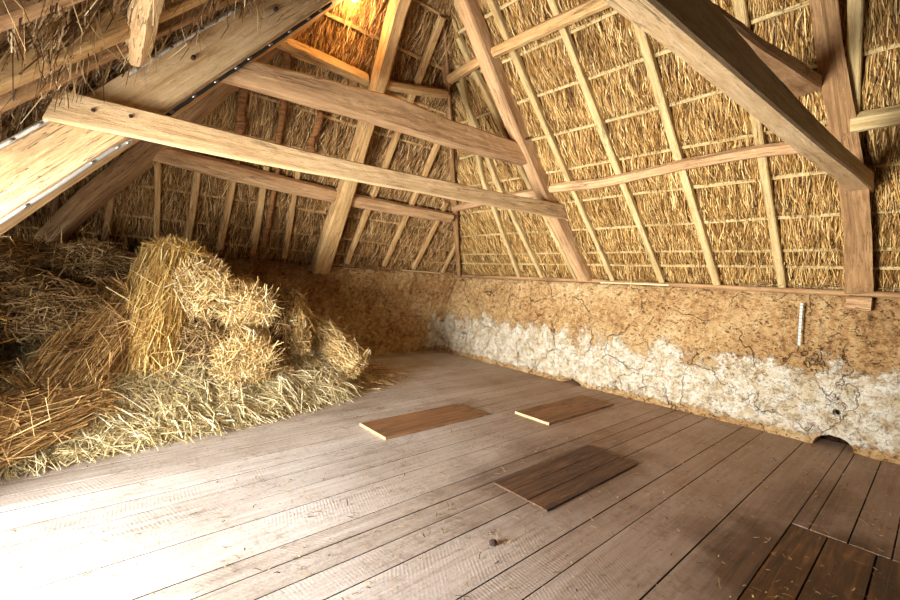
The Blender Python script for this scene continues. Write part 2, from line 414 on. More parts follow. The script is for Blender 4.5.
def floor_mat():
    m = bpy.data.materials.new('dusty_sawn_floorboards'); nt, b = nodes(m)
    tc = nt.nodes.new('ShaderNodeTexCoord').outputs['Object']
    isl = nt.nodes.new('ShaderNodeNewGeometry').outputs['Random Per Island']
    cx = nt.nodes.new('ShaderNodeCombineXYZ'); nt.links.new(math_(nt, 'MULTIPLY', isl, 40.0), cx.inputs[0]); nt.links.new(math_(nt, 'MULTIPLY', isl, 17.0), cx.inputs[2])
    ad = nt.nodes.new('ShaderNodeVectorMath'); ad.operation = 'ADD'; nt.links.new(tc, ad.inputs[0]); nt.links.new(cx.outputs[0], ad.inputs[1])
    v = ad.outputs[0]
    g = noise(nt, mapping(nt, v, (1.5, 30, 1)), 1.0, 6, 0.6, 0.5)
    dust = noise(nt, tc, 1.3, 5, 0.6)
    sp = noise(nt, tc, 45, 4, 0.7)
    f = math_(nt, 'ADD', math_(nt, 'ADD', math_(nt, 'MULTIPLY', g, 0.35), math_(nt, 'MULTIPLY', dust, 0.35)), math_(nt, 'ADD', math_(nt, 'MULTIPLY', sp, 0.2), math_(nt, 'MULTIPLY', isl, 0.1)))
    col = ramp(nt, f, [(0.34, rgb(148, 134, 120)), (0.46, rgb(190, 178, 166)), (0.60, rgb(222, 214, 206))])
    sep = nt.nodes.new('ShaderNodeSeparateXYZ'); nt.links.new(tc, sep.inputs[0]); x, y, z = sep.outputs
    wob = math_(nt, 'MULTIPLY', math_(nt, 'SUBTRACT', noise(nt, tc, 2.6, 4, 0.6), 0.5), 1.0)
    # swept, worn strip along the wall side: browner boards with less dust
    e1 = maprange(nt, math_(nt, 'ADD', math_(nt, 'SUBTRACT', math_(nt, 'MULTIPLY', x, 0.8), math_(nt, 'MULTIPLY', y, 0.8)), wob), -1.2, 1.6)
    col = mix(nt, math_(nt, 'MULTIPLY', e1, 0.62), col, rgb(138, 98, 62))
    # damp brown stains: by the loose cover, and the boards that were renewed
    def blob(x0, y0, rx, ry, lo, hi):
        dx = math_(nt, 'DIVIDE', math_(nt, 'SUBTRACT', x, x0), rx); dy = math_(nt, 'DIVIDE', math_(nt, 'SUBTRACT', y, y0), ry)
        r2 = math_(nt, 'ADD', math_(nt, 'MULTIPLY', dx, dx), math_(nt, 'MULTIPLY', dy, dy))
        return maprange(nt, math_(nt, 'ADD', math_(nt, 'SQRT', r2), wob), lo, hi, 1.0, 0.0)
    s1 = blob(3.0, 1.95, 1.1, 0.62, 0.55, 1.25)
    s2 = blob(3.05, 0.3, 0.75, 0.62, 0.6, 1.3)
    s3 = blob(4.1, 0.55, 0.75, 0.25, 0.4, 1.3)
    st = math_(nt, 'MAXIMUM', math_(nt, 'MULTIPLY', s1, 0.5), math_(nt, 'MAXIMUM', math_(nt, 'MULTIPLY', s2, 0.8), math_(nt, 'MULTIPLY', s3, 0.45)))
    brown = ramp(nt, g, [(0.35, rgb(44, 26, 12)), (0.62, rgb(96, 64, 36))])
    col = mix(nt, st, col, brown)
    dirt = maprange(nt, math_(nt, 'ADD', math_(nt, 'MULTIPLY', noise(nt, tc, 26, 6, 0.75), 0.6), math_(nt, 'MULTIPLY', noise(nt, tc, 3.0, 4, 0.6), 0.4)), 0.50, 0.64)
    col = mix(nt, math_(nt, 'MULTIPLY', dirt, 0.42), col, rgb(104, 78, 54))
    scuff = maprange(nt, noise(nt, mapping(nt, v, (3, 60, 1)), 1.0, 6, 0.75), 0.56, 0.68)
    col = mix(nt, math_(nt, 'MULTIPLY', scuff, 0.4), col, rgb(96, 72, 50))
    # small dark flecks
    fk = maprange(nt, noise(nt, tc, 55, 3, 0.6), 0.66, 0.71)
    fg = maprange(nt, noise(nt, tc, 1.9, 3), 0.45, 0.65)
    col = mix(nt, math_(nt, 'MULTIPLY', math_(nt, 'MULTIPLY', fk, fg), 0.8), col, rgb(60, 40, 26))
    nt.links.new(col, b.inputs['Base Color'])
    b.inputs['Roughness'].default_value = 0.72; b.inputs['Specular IOR Level'].default_value = 0.25
    # circular-saw marks across each board
    vm = nt.nodes.new('ShaderNodeVectorMath'); vm.operation = 'ADD'
    wv = nt.nodes.new('ShaderNodeTexWave'); wv.wave_type = 'BANDS'; wv.bands_direction = 'X'
    wv.inputs['Scale'].default_value = 15.0; wv.inputs['Distortion'].default_value = 1.6; wv.inputs['Detail'].default_value = 3; wv.inputs['Detail Scale'].default_value = 3.0
    rotv = nt.nodes.new('ShaderNodeVectorRotate'); rotv.rotation_type = 'Z_AXIS'
    nt.links.new(v, rotv.inputs['Vector']); nt.links.new(math_(nt, 'MULTIPLY', math_(nt, 'SUBTRACT', isl, 0.5), 1.5), rotv.inputs['Angle'])
    nt.links.new(rotv.outputs[0], wv.inputs['Vector'])
    wg = math_(nt, 'MULTIPLY', maprange(nt, noise(nt, mapping(nt, v, (0.7, 2.0, 1)), 1.0, 2), 0.38, 0.66), maprange(nt, noise(nt, tc, 9.0, 4, 0.7), 0.36, 0.6))
    h = math_(nt, 'ADD', math_(nt, 'MULTIPLY', math_(nt, 'MULTIPLY', wv.outputs['Fac'], wg), 0.28), math_(nt, 'ADD', math_(nt, 'MULTIPLY', g, 0.35), math_(nt, 'MULTIPLY', sp, 0.35)))
    bump(nt, b, h, 0.22, 0.010)
    return m
M_FLOOR = floor_mat()

def newboard_mat():
    m = bpy.data.materials.new('brown_renewed_boards'); nt, b = nodes(m)
    tc = nt.nodes.new('ShaderNodeTexCoord').outputs['Object']
    g = noise(nt, mapping(nt, tc, (1.6, 26, 1)), 1.0, 6, 0.65, 0.8)
    p = noise(nt, tc, 2.0, 4, 0.6)
    f = math_(nt, 'ADD', math_(nt, 'MULTIPLY', g, 0.6), math_(nt, 'MULTIPLY', p, 0.4))
    col = ramp(nt, f, [(0.35, rgb(40, 22, 10)), (0.5, rgb(82, 50, 24)), (0.64, rgb(132, 88, 46))])
    d = maprange(nt, noise(nt, tc, 30, 4, 0.7), 0.56, 0.72)
    col = mix(nt, math_(nt, 'MULTIPLY', d, 0.3), col, rgb(160, 128, 92))
    nt.links.new(col, b.inputs['Base Color']); b.inputs['Roughness'].default_value = 0.55
    bump(nt, b, g, 0.4, 0.008)
    return m
M_NEWBOARD = newboard_mat()

# ------------------------------------------------------------ floor: one mesh of separate boards
def build_floor():
    V = []; F = []; fm = []
    def board(x0, x1, y0, y1, z, mi, sag=0.0):
        g = 0.0042; r = 0.0012
        y0 += g * random.uniform(.5, 1.3); y1 -= g * random.uniform(.5, 1.3)
        b = len(V)
        prof = [(y0, z - .03), (y0, z - r), (y0 + r, z), (y1 - r, z), (y1, z - r), (y1, z - .03)]
        n = max(2, int((x1 - x0) / 0.6))
        ph = random.random() * 6
        for i in range(n + 1):
            xx = x0 + (x1 - x0) * i / n
            dz = 0.0007 * math.sin(xx * 1.7 + ph) - 0.001
            for (yy, zz) in prof: V.append((xx, yy, zz + dz))
        for i in range(n):
            for k in range(5):
                a = b + i * 6 + k; F.append((a, a + 6, a + 7, a + 1)); fm.append(2 if k in (0, 4) else mi)
        F.append(tuple(b + k for k in range(6))); fm.append(mi)
        F.append(tuple(b + n * 6 + k for k in range(5, -1, -1))); fm.append(mi)
    ys = [.57, .87, 1.22, 1.41, 1.78, 1.97, 2.14, 2.29, 2.63, 2.86, 3.10, 3.30, 3.55, 3.78, 4.0, 4.22, 4.45, 4.7, 4.92, 5.18, 5.4, 5.66, 5.9, 6.14, 6.4, 6.65, 6.9, 7.15]
    for a, b_ in zip(ys[:-1], ys[1:]):
        if random.random() < .35 and a > 2.6:
            xj = random.uniform(2.5, 4.6)
            board(-1.3, xj - .002, a, b_, 0, 0); board(xj + .002, 6.1, a, b_, 0, 0)
        else:
            board(-1.3, 6.1, a, b_, 0, 0)
    # beyond the joint: short boards next to the wall, brown renewed boards on the other side
    y2 = [.57, .66 - .18, .29, .10, -.12, -.35, -.6, -.85, -1.1, -1.4, -1.7, -2.0, -2.4]
    for a, b_ in zip(y2[1:], y2[:-1]):
        board(3.634, 6.1, a, b_, 0, 0)
    y3 = [.57, .385, .16, -.07, -.3, -.5, -.72, -.95, -1.2, -1.5, -1.8, -2.1, -2.4]
    for a, b_ in zip(y3[1:], y3[:-1]):
        board(1.9 if a > -.3 else -1.3, 3.626, a, b_, -.004, 1)
    for a, b_ in zip(y3[1:5], y3[:4]):
        board(-1.3, 1.894, a, b_, 0, 0)
    # joists' darkness below the gaps
    b = len(V)
    V.extend([(-1.35, -2.4, -.035), (6.3, -2.4, -.035), (6.3, 7.15, -.035), (-1.35, 7.15, -.035)]); F.append((b, b + 1, b + 2, b + 3)); fm.append(2)
    o = mesh_obj('floor', V, F, None, origin=(0, 0, 0), mats=[M_FLOOR, M_NEWBOARD, C_DULL], fmat=fm)
    tag(o, kind='structure')
build_floor()

# ------------------------------------------------------------ cob walls
def grid_wall(name, P, nu, nv, disp, holes=(), mat=M_COB, us=None, vs=None):
    """P(u,v)->xyz arrays; disp: outward-into-room normal vector; cob lumps by displacement"""
    if us is None: us = np.linspace(0, 1, nu)
    if vs is None: vs = np.linspace(0, 1, nv)
    nu, nv = len(us), len(vs)
    u, v = np.meshgrid(us, vs, indexing='ij')
    V = P(u.ravel(), v.ravel())
    n = np.asarray(disp, float)
    d = noise3(V, 1.3, 3, 2) * 0.035 + noise3(V, 5.0, 9, 3) * 0.03 + noise3(V, 17.0, 5, 2) * 0.017
    d -= np.clip(noise3(V * np.array([1, 1, .8]), 7.0, 21, 2) - .45, 0, 1) * 0.07
    D = d[:, None] * n
    for h in holes:
        D = D + h(V)
    V = V + D
    i, j = np.meshgrid(np.arange(nu - 1), np.arange(nv - 1), indexing='ij')
    a = (i * nv + j).ravel()
    F = np.stack([a, a + nv, a + nv + 1, a + 1], -1)
    o = mesh_obj(name, V, F, mat, origin=(0, 0, 0), smooth=True)
    return tag(o, kind='structure')

def sect(v, prof):
    """profile polyline by fraction"""
    P = np.asarray(prof, float); s = np.concatenate([[0], np.cumsum(np.linalg.norm(np.diff(P, axis=0), axis=1))]); s /= s[-1]
    return np.interp(v, s, P[:, 0]), np.interp(v, s, P[:, 1])

def arch_hole(y0, w, h, depth):
    def f(V):
        q = ((V[:, 1] - y0) / w) ** 2 + (np.maximum(V[:, 2], 0) / h) ** 2
        m = smooth01((1.08 - q) / 0.16) * (V[:, 0] < 5.98)
        return m[:, None] * np.array([depth, 0, 0])
    return f
def round_hole(y0, z0, r, depth):
    def f(V):
        q = np.hypot(V[:, 1] - y0, V[:, 2] - z0) / r
        m = smooth01((1.25 - q) / 0.5) * (V[:, 0] < 5.98)
        return m[:, None] * np.array([depth, depth * .9, 0])
    return f

PROF_R = [(5.80, -.03), (5.81, .5), (5.83, 1.1), (5.85, 1.5), (5.88, 1.55), (5.99, 1.55), (6.28, 1.22), (6.28, -.03)]
def wr(u, v):
    a, z = sect(v, PROF_R); return np.stack([a, -2.4 + u * 9.6, z], -1)
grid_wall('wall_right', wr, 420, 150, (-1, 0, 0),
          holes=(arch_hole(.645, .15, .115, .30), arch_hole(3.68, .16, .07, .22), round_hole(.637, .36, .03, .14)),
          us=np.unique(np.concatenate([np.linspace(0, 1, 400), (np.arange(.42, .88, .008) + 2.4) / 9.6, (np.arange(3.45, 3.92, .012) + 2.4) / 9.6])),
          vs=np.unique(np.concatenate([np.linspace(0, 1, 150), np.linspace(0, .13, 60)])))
PROF_B = [(6.95, -.03), (6.80, .6), (6.60, 1.2), (6.48, 1.55), (6.50, 1.60), (6.60, 1.60), (6.9, 1.25), (7.2, -.03)]
def wb(u, v):
    a, z = sect(v, PROF_B)
    x = -1.2 + u * 7.3
    ledge = smooth01((3.1 - x) / 0.9)
    a = np.where(v < .42, a - 0.10 * ledge * smooth01(z / 1.2), a)
    z = z + 0.03 * ledge * (z > 1.3)
    return np.stack([x, a, z], -1)
grid_wall('wall_back', wb, 330, 150, (0, -1, 0))
PROF_L = [(-.95, -.03), (-.96, .6), (-.97, 1.2), (-.95, 1.48), (-.98, 1.53), (-1.08, 1.50), (-1.28, 1.2), (-1.28, -.03)]
def wl1(u, v):
    a, z = sect(v, PROF_L); return np.stack([a, 3.42 + u * 3.7, z], -1)
def wl2(u, v):
    a, z = sect(v, PROF_L); return np.stack([a, -2.4 + u * 3.8, z], -1)
o = grid_wall('wall_left', wl1, 90, 80, (1, 0, 0))
o = grid_wall('wall_left.001', wl2, 90, 80, (1, 0, 0))

# ------------------------------------------------------------ thatch
class Slope:
    def __init__(s, kind):
        s.kind = kind
        if kind == 'R': s.o = np.array([XR, 0, 1.55]); s.al = np.array([0, 1., 0]); s.up = np.array([-CA, 0, SA]); s.n = np.array([-SA, 0, -CA])
        if kind == 'L': s.o = np.array([XL, 0, 1.55]); s.al = np.array([0, 1., 0]); s.up = np.array([CA, 0, SA]); s.n = np.array([SA, 0, -CA])
        if kind == 'H': s.o = np.array([0, YB, 1.57]); s.al = np.array([1., 0, 0]); s.up = np.array([0, -CA, SA]); s.n = np.array([0, -SA, -CA])
    def P(s, a, t, inn):
        a = np.asarray(a, float)[..., None]; t = np.asarray(t, float)[..., None]; inn = np.asarray(inn, float)[..., None]
        return s.o + s.al * a + s.up * t + s.n * inn
    def tz(s, z): return (z - s.o[2]) / SA
    def ok(s, P, tol=0.03):
        x, y, z = P[:, 0], P[:, 1], P[:, 2]
        r, l, h = PR(x), PL(x), PH(y)
        if s.kind == 'R': return (r <= h + tol) & (r <= l + tol)
        if s.kind == 'L': return (l <= h + tol) & (l <= r + tol)
        return (h <= r + tol) & (h <= l + tol)
TR, TL, TH = Slope('R'), Slope('L'), Slope('H')
TMAX = (4.77 - 1.55) / SA

def backing(name, corners):
    o = mesh_obj(name, corners, [list(range(len(corners)))], C_THATCH, origin=(0, 0, 0))
    tag(o, kind='structure')
off = 0.17
hipY = YB - (4.77 - 1.57) / SL
def lift(P): return np.array(P, float) + np.array([0, 0, off / CA])
e = 0.62
backing('ceiling', [lift(p) for p in [(XR + e, -2.4, 1.55 - SL * e), (XR + e, YB + e, 1.55 - SL * e), (XRIDGE, hipY, 4.77), (XRIDGE, -2.4, 4.77)]])
backing('ceiling.001', [lift(p) for p in [(XR + e, YB + e, 1.55 - SL * e), (XL - e, YB + e, 1.55 - SL * e), (XRIDGE, hipY, 4.77)]])
e2 = .12
backing('ceiling.002', [lift(p) for p in [(XL - e2, YB + e2, 1.55 - SL * e2), (XL - e2, -2.4, 1.55 - SL * e2), (XRIDGE, -2.4, 4.77), (XRIDGE, hipY, 4.77)]])

def thatch(slope, rows_t, a0, a1, dens, mat, name, label, messy=0.0, width=(.004, .0095), hang=0):
    Vs = []; Fs = []; nv = 0
    rows = list(rows_t)
    top = [t for t in rows] + [TMAX + .1]
    for lo, hi in zip(top[:-1], top[1:]):
        n = int((a1 - a0) * (hi - lo) * dens)
        a = rng.uniform(a0, a1, n)
        gap = hi - lo
        # each strand hangs down the slope; lower ends stop at the batten
        tb = lo + np.abs(rng.normal(0, .05, n)) + rng.uniform(-.02, .05, n) + 0.02 * noise3(np.stack([a, a * 0 + lo, a * 0], 1), 6, 4)
        ln = rng.uniform(.16, .42, n)
        u = rng.random(n); tb = np.where(u < .5, lo + rng.uniform(0, gap, n), tb)
        tt = tb + ln
        bul = 0.05 * np.sin(np.clip((tb + tt) / 2 - lo, 0, gap) / gap * np.pi) + 0.02 * noise3(np.stack([a, (tb + tt) / 2, a * 0], 1), 5.5, 11, 2)
        sk = rng.normal(0, .10 + messy * .5, n)
        i0 = -.13 + rng.uniform(-.03, .03, n)
        i1 = -.105 + bul + rng.uniform(-.03, .02, n)
        i2 = -.105 + bul * .8 + rng.uniform(-.025, .025, n) + messy * np.abs(rng.normal(0, .05, n))
        P0 = slope.P(a + sk * ln, tt, i0)
        P1 = slope.P(a + sk * ln * .4 + rng.normal(0, .006, n), tt * .45 + tb * .55, i1)
        P2 = slope.P(a, tb, i2)
        k = slope.ok(P1) & slope.ok(P2, .06)
        V, F = strands(P0[k], P1[k], P2[k], rng.uniform(*width, k.sum()))
        Vs.append(V); Fs.append(F + nv); nv += len(V)
    if hang:
        n = hang
        a = rng.uniform(a0, a1, n); t = rng.uniform(0, TMAX, n)
        P0 = slope.P(a, t, rng.uniform(-.12, -.06, n))
        ln = rng.uniform(.08, .3, n)
        dz = np.stack([rng.normal(0, .35, n), rng.normal(0, .35, n), -np.ones(n)], 1) + slope.n * .3 - slope.up * .4
        dz /= np.linalg.norm(dz, axis=1, keepdims=True)
        P2 = P0 + dz * ln[:, None]
        P1 = (P0 + P2) / 2 + rng.normal(0, .025, (n, 3)) + slope.n * .02
        k = slope.ok(P0, 0) & (P2[:, 2] > 1.5) & (P2[:, 0] < 5.8)
        V, F = strands(P0[k], P1[k], P2[k], rng.uniform(*width, k.sum()) * .8)
        Vs.append(V); Fs.append(F + nv); nv += len(V)
    o = mesh_obj(name, np.concatenate(Vs), np.concatenate(Fs), mat, origin=(0, 0, 0))
    tag(o, label, 'thatch', kind='stuff')

ZR = [1.76, 1.92, 2.21, 2.53, 2.85, 3.17, 3.49, 3.81, 4.13, 4.45]
ZH = [1.75, 1.97, 2.27, 2.57, 2.87, 3.20, 3.55, 3.88, 4.20]
ZL = [1.75, 2.05, 2.35, 2.65, 2.95, 3.25, 3.55, 3.85, 4.15, 4.45]
thatch(TR, [0.0] + [TR.tz(z) for z in ZR], -1.2, 6.4, 5600, S_THATCH, 'thatch_straw', 'golden thatch reed showing between the battens above the whitewashed wall', messy=.12, hang=900)
thatch(TH, [0.0] + [TH.tz(z) for z in ZH], -.95, 5.83, 5000, S_HIP, 'thatch_straw', 'brown thatch reed of the hip end above the bare earth wall', messy=.16, hang=4200)
thatch(TL, [0.0] + [TL.tz(z) for z in ZL], -1.0, 6.4, 2600, S_GREY, 'thatch_straw', 'ragged dark thatch hanging over the straw bales and collar tie end', messy=.9, hang=6500)

# ------------------------------------------------------------ battens (one object each)
ORD = ['first', 'second', 'third', 'fourth', 'fifth', 'sixth', 'seventh', 'eighth', 'ninth', 'tenth', 'eleventh', 'twelfth']
def batten(slope, z, a0, a1, label, group, mat):
    t = slope.tz(z)
    n = max(4, int((a1 - a0) / .5)); a = np.linspace(a0, a1, n)
    pts = slope.P(a, t + 0.012 * noise3(np.stack([a, a * 0 + z, a * 0], 1), 1.2, int(z * 100)), -.074 + 0 * a)
    o = bar('thatching_batten', pts, 0.034, 0.022, mat, up=tuple(slope.n), rnd=.005, rough=.003, seg=.15)
    tag(o, label, 'batten', group)
for k, z in enumerate(ZR):
    x = XR - (z - 1.55) / SL; yh = YB - (z - 1.57) / SL
    batten(TR, z, -1.0, yh - .02, f'thin straw-coloured thatching batten, {ORD[k]} up from the top of the whitewashed wall', 'battens above the whitewashed wall', W_LATH)
for k, z in enumerate(ZH):
    xh0 = XL + (z - 1.55) / SL; xh1 = XR - (z - 1.55) / SL
    batten(TH, z, xh0 + .03, xh1 - .03, f'thin brown thatching batten on the hip end, {ORD[k]} up from the bare earth wall', 'battens of the hip end', W_GOLD)
for k, z in enumerate(ZL):
    yh = YB - (z - 1.57) / SL
    batten(TL, z, -.6, yh - .02, f'dark thatching batten in the ragged eaves slope, {ORD[k]} up from the straw bales', 'battens of the ragged slope', W_BROWN)

# ------------------------------------------------------------ common rafters
def rafter(slope, pts_az, wd, dp, mat, label, group, name='common_rafter'):
    pts = [slope.P(a, slope.tz(z), -dp / 2 + .008) for a, z in pts_az]
    o = bar(name, pts, wd, dp, mat, up=tuple(slope.n), rnd=.01, rough=.006)
    tag(o, label, 'rafter', group)
RZ = 4.70
right_raf = [  # (y at foot, y at top, width, label)
    (0.60, .46, .075, 'pale sawn common rafter just past the dark crooked principal, crossing the purlin stub'),
    (1.17, 1.12, .07, 'slim common rafter just inside the dark crooked principal above the wall hole'),
    (1.80, 1.88, .075, 'slim common rafter second from the dark crooked principal over the whitewashed wall'),
    (2.44, 2.53, .075, 'slim common rafter third from the dark crooked principal over the whitewashed wall'),
    (3.12, 3.10, .06, 'slim common rafter close against the bowed pink-brown principal on its open side'),
    (3.72, 3.68, .06, 'slim common rafter just behind the bowed pink-brown principal, towards the corner'),
    (4.35, 3.98, .065, 'slim common rafter between bowed principal and hip, second from the hip rafter'),
    (4.83, 3.85, .06, 'slim leaning common rafter whose foot stands beside the hip rafter corner'),
]
for y0, y1, wd, lab in right_raf:
    zt = RZ if y1 < 3.0 else min(RZ, PH(y1) - .05)
    rafter(TR, [(y0, 1.60), (y0 * .6 + y1 * .4 + .01, 2.9), (y1, zt)], wd, .075, W_LATH, lab, 'common rafters above the whitewashed wall')
hip_raf = [
    (.78, 1.72, .66, 2.62, .06, W_GOLD, 'slim hip-end rafter standing behind the tall upright golden sheaf'),
    (1.10, 1.72, 1.02, 2.66, .07, W_GOLD, 'slim hip-end rafter second along from the tall upright golden sheaf'),
    (1.47, 1.72, 1.38, 2.66, .07, W_GOLD, 'slim hip-end rafter midway between upright sheaf and round wall-top stone'),
    (1.88, 1.72, 1.70, 2.68, .07, W_GOLD, 'slim hip-end rafter rising by the round stone on the wall top'),
    (2.32, 1.68, 2.06, 2.70, .065, W_GOLD, 'slim hip-end rafter between the round stone and the thick hip principal'),
    (3.33, 1.66, 2.90, 4.2, .07, W_GOLD, 'longest slim hip-end rafter, first past the thick hip principal towards the corner'),
    (4.03, 1.66, 3.66, 3.45, .07, W_GOLD, 'slim hip-end rafter second past the thick hip principal, meeting the hip rafter'),
    (4.66, 1.645, 4.44, 2.68, .065, W_GOLD, 'slim hip-end rafter third past the thick hip principal, stopping at the purlin'),
    (5.38, 1.61, 5.19, 2.15, .06, W_GOLD, 'short jack rafter tucked into the room corner on the bare wall side'),
    (.30, 1.70, .34, 2.7, .06, W_BROWN, 'dark hip-end rafter behind the dull straw bundle'),
    (-.15, 1.70, -.1, 2.2, .06, W_BROWN, 'dark short hip-end rafter deepest in the shaded eaves corner'),
]
for x0, z0, x1, z1, wd, mt, lab in hip_raf:
    rafter(TH, [(x0, z0), ((x0 + x1) / 2 + .01, (z0 + z1) / 2), (x1, z1)], wd, .065, mt, lab, 'common rafters of the hip end')
# rough round poles between the hip rafters
def pole(pts, r, lab):
    P = TH.P([p[0] for p in pts], [TH.tz(p[1]) for p in pts], np.full(len(pts), .01))
    t = np.linspace(0, 1, 14); s = np.linspace(0, 1, len(P))
    Q = np.stack([np.interp(t, s, P[:, i]) for i in range(3)], 1) + rng.normal(0, .008, (14, 3))
    o = tube('roof_pole', Q, r * (1 + .15 * rng.normal(size=14)), W_BROWNP, k=9)
    tag(o, lab, 'pole', 'rough poles of the hip end')
W_BROWNP = core_mat('bark_stripped_pole', rgb(96, 58, 28), rgb(176, 120, 66), (8, 8, 60))
pole([(1.38, 2.70), (1.33, 2.94), (1.25, 3.3), (1.15, 3.8)], .042, 'knobbly round pole under the upper collar, first from the broad pale principal')
pole([(1.80, 2.70), (1.78, 2.76), (1.63, 3.3), (1.5, 3.8)], .036, 'smooth round pole under the upper collar, second from the broad pale principal')
pole([(2.11, 2.78), (2.08, 2.98), (2.06, 3.25)], .04, 'short forked round pole close to the thick hip principal')
pole([(1.99, 1.75), (1.90, 2.3), (1.82, 2.7)], .03, 'reddish round pole hugging the rafter by the wall-top stone')

# left (eaves) slope rafters over the straw side
for y, wd, mt, lab in [(2.16, .11, W_PINK, 'pale squared rafter high above the collar tie end, outermost of the ragged slope'),
                       (2.80, .13, W_GOLD, 'stout round-edged rafter running up through the ragged thatch to the purlin'),
                       (3.08, .09, W_BROWN, 'brown rafter tight above the broad pale principal and collar tie end'),
                       (1.55, .09, W_PINK, 'sawn rafter in the ragged thatch directly overhead'),
                       (4.2, .08, W_BROWN, 'shadowed rafter behind the broad pale principal'),
                       (4.9, .08, W_BROWN, 'shadowed rafter deep behind the broad pale principal')]:
    zt = 4.6 if y < 3.2 else PH(y) - .1
    rafter(TL, [(y, 1.62), (y + .02, 2.4), (y - .01, zt)], wd, .11, mt, lab, 'rafters of the ragged slope')

# ------------------------------------------------------------ wall plates
def plate(name, pts, wdt, hgt, mt, lab):
    tag(bar(name, pts, wdt, hgt, mt, rough=.006), lab, 'wall plate')
plate('wall_plate', [(5.86, -1.0, 1.575), (5.86, 1.0, 1.565), (5.85, 3.2, 1.585), (5.86, 5.0, 1.58), (5.88, 6.3, 1.575)], .13, .055, W_BROWN, 'brown timber wall plate lying along the top of the whitewashed wall')
plate('wall_plate', [(5.8, 6.50, 1.605), (4.2, 6.49, 1.625), (2.9, 6.48, 1.645)], .12, .05, W_BROWN, 'timber wall plate on the bare earth wall between hip principal and corner')
plate('wall_plate', [(2.6, 6.50, 1.655), (.8, 6.50, 1.66), (-.9, 6.50, 1.64)], .12, .05, W_DARK, 'dark timber wall plate on the earth wall behind the straw')
tag(bar('daylight_strip', [(5.79, 2.35, 1.57), (5.785, 2.8, 1.568), (5.785, 3.3, 1.563)], .02, .022, W_GAP, rough=.002), 'thin whitish strip imitating the daylight gap at the whitewashed wall head by the bowed principal', 'daylight_strip')  # pale strips added to imitate daylight showing through the eaves gap
tag(bar('daylight_strip', [(4.45, 6.40, 1.615), (5.0, 6.40, 1.61), (5.35, 6.40, 1.60)], .02, .02, W_GAP, rough=.002), 'thin whitish strip imitating the daylight gap at the bare wall head near the corner', 'daylight_strip')

# ------------------------------------------------------------ purlins
def purlin(pts, wdt, hgt, mt, lab, up=(0, 0, 1)):
    tag(bar('purlin', pts, wdt, hgt, mt, up=up, rough=.013, rnd=.03), lab, 'purlin')
upR = tuple(TR.n)
def onR(x, y, d=.05): return (x - SA * d, y, PR(x) - CA * d)
purlin([onR(4.56, .70), onR(4.53, 1.2), onR(4.55, 1.9), onR(4.60, 2.6), onR(4.58, 3.36)], .10, .115, W_PINK, 'gently bowed lower purlin between the dark crooked principal and the bowed pink principal', upR)
purlin([onR(4.60, 3.5), onR(4.62, 4.4), onR(4.66, 5.28)], .10, .11, W_PINK, 'lower purlin stretch from the bowed pink principal to the hip rafter', upR)
purlin([onR(4.45, .56), onR(4.45, 0), onR(4.43, -.8)], .12, .14, W_LATH, 'pale thick purlin stub beyond the dark crooked principal, clear of both trusses', upR)
purlin([onR(3.34, .8), onR(3.35, 2.0), onR(3.34, 3.26)], .11, .13, W_GOLD, 'straight upper purlin high between the two trusses', upR)
purlin([onR(3.35, 3.42), onR(3.38, 4.0)], .10, .12, W_GOLD, 'short upper purlin stretch between bowed principal and hip rafter', upR)
upH = tuple(TH.n)
def onH(x, y, d=.05): return (x, y - SA * d, PH(y) - CA * d)
purlin([onH(.62, 5.28), onH(1.3, 5.32), onH(2.1, 5.36), onH(2.6, 5.38)], .19, .12, W_PINK, 'long lower purlin of the hip end, directly behind the long collar tie', upH)
purlin([onH(2.74, 5.38), onH(3.6, 5.40), onH(4.64, 5.40)], .17, .12, W_PINK, 'lower hip-end purlin stretch between thick hip principal and corner hip rafter', upH)
purlin([onH(1.36, 4.22), onH(1.9, 4.24), onH(2.36, 4.26)], .10, .12, W_GOLD, 'rough upper hip-end purlin between broad pale principal and thick hip principal', upH)
purlin([onH(2.56, 4.24), onH(3.0, 4.18), onH(3.36, 4.12)], .10, .115, W_GOLD, 'short knotty upper hip-end purlin ending at the corner hip rafter', upH)
upL = tuple(TL.n)
def onL(x, y, d=.05): return (x + SA * d, y, PL(x) - CA * d)
purlin([onL(.22, 1.9, .02), onL(.24, 2.5, .015), onL(.31, 3.34, -.01)], .13, .11, W_PALE, 'square pale purlin dropping onto the upper edge of the broad pale principal', upL)

# ------------------------------------------------------------ hip rafters and principals
tag(bar('hip_rafter', [(5.80, 6.36, 1.58), (4.36, 5.02, 2.93), (3.31, 4.04, 3.92), (2.84, 3.62, 4.37), (2.5, 3.25, 4.68)], .075, .09, W_BROWN, rough=.01),
    'thin crooked brown hip rafter rising out of the corner of the two walls', 'rafter')
tag(slab('hip_rafter', [(-.19, 6.2, 1.60), (.15, 5.70, 2.03), (.59, 5.22, 2.52), (1.13, 4.52, 3.20), (1.75, 3.8, 3.95)],
     [(-.28, 6.2, 1.72), (.04, 5.70, 2.16), (.48, 5.22, 2.65), (1.02, 4.52, 3.33), (1.64, 3.8, 4.08)], (.10, .10, .03), W_BROWN, rough=.008),
    'shadowed diagonal hip rafter behind the broad pale principal, sloping down to the straw', 'rafter')

def thing_truss_member(fn, *a, **k): return fn(*a, **k)
# thick hip-end principal
hl = [(2.73, 6.33), (2.62, 5.45), (2.50, 4.68), (2.38, 4.10), (2.25, 3.62), (2.24, 3.3)]
hw = [.29, .22, .17, .16, .17, .17]
pts = [(x + w_ / 2, y - SA * .03, PH(y) - .10) for (x, y), w_ in zip(hl, hw)]
hp = bar('principal_rafter', pts, [w_ * .92 for w_ in hw], .17, W_GOLD, up=tuple(TH.n), rough=.014, rnd=.025)
tag(hp, 'thick hewn principal in the middle of the hip end, standing on the earth wall', 'principal rafter')

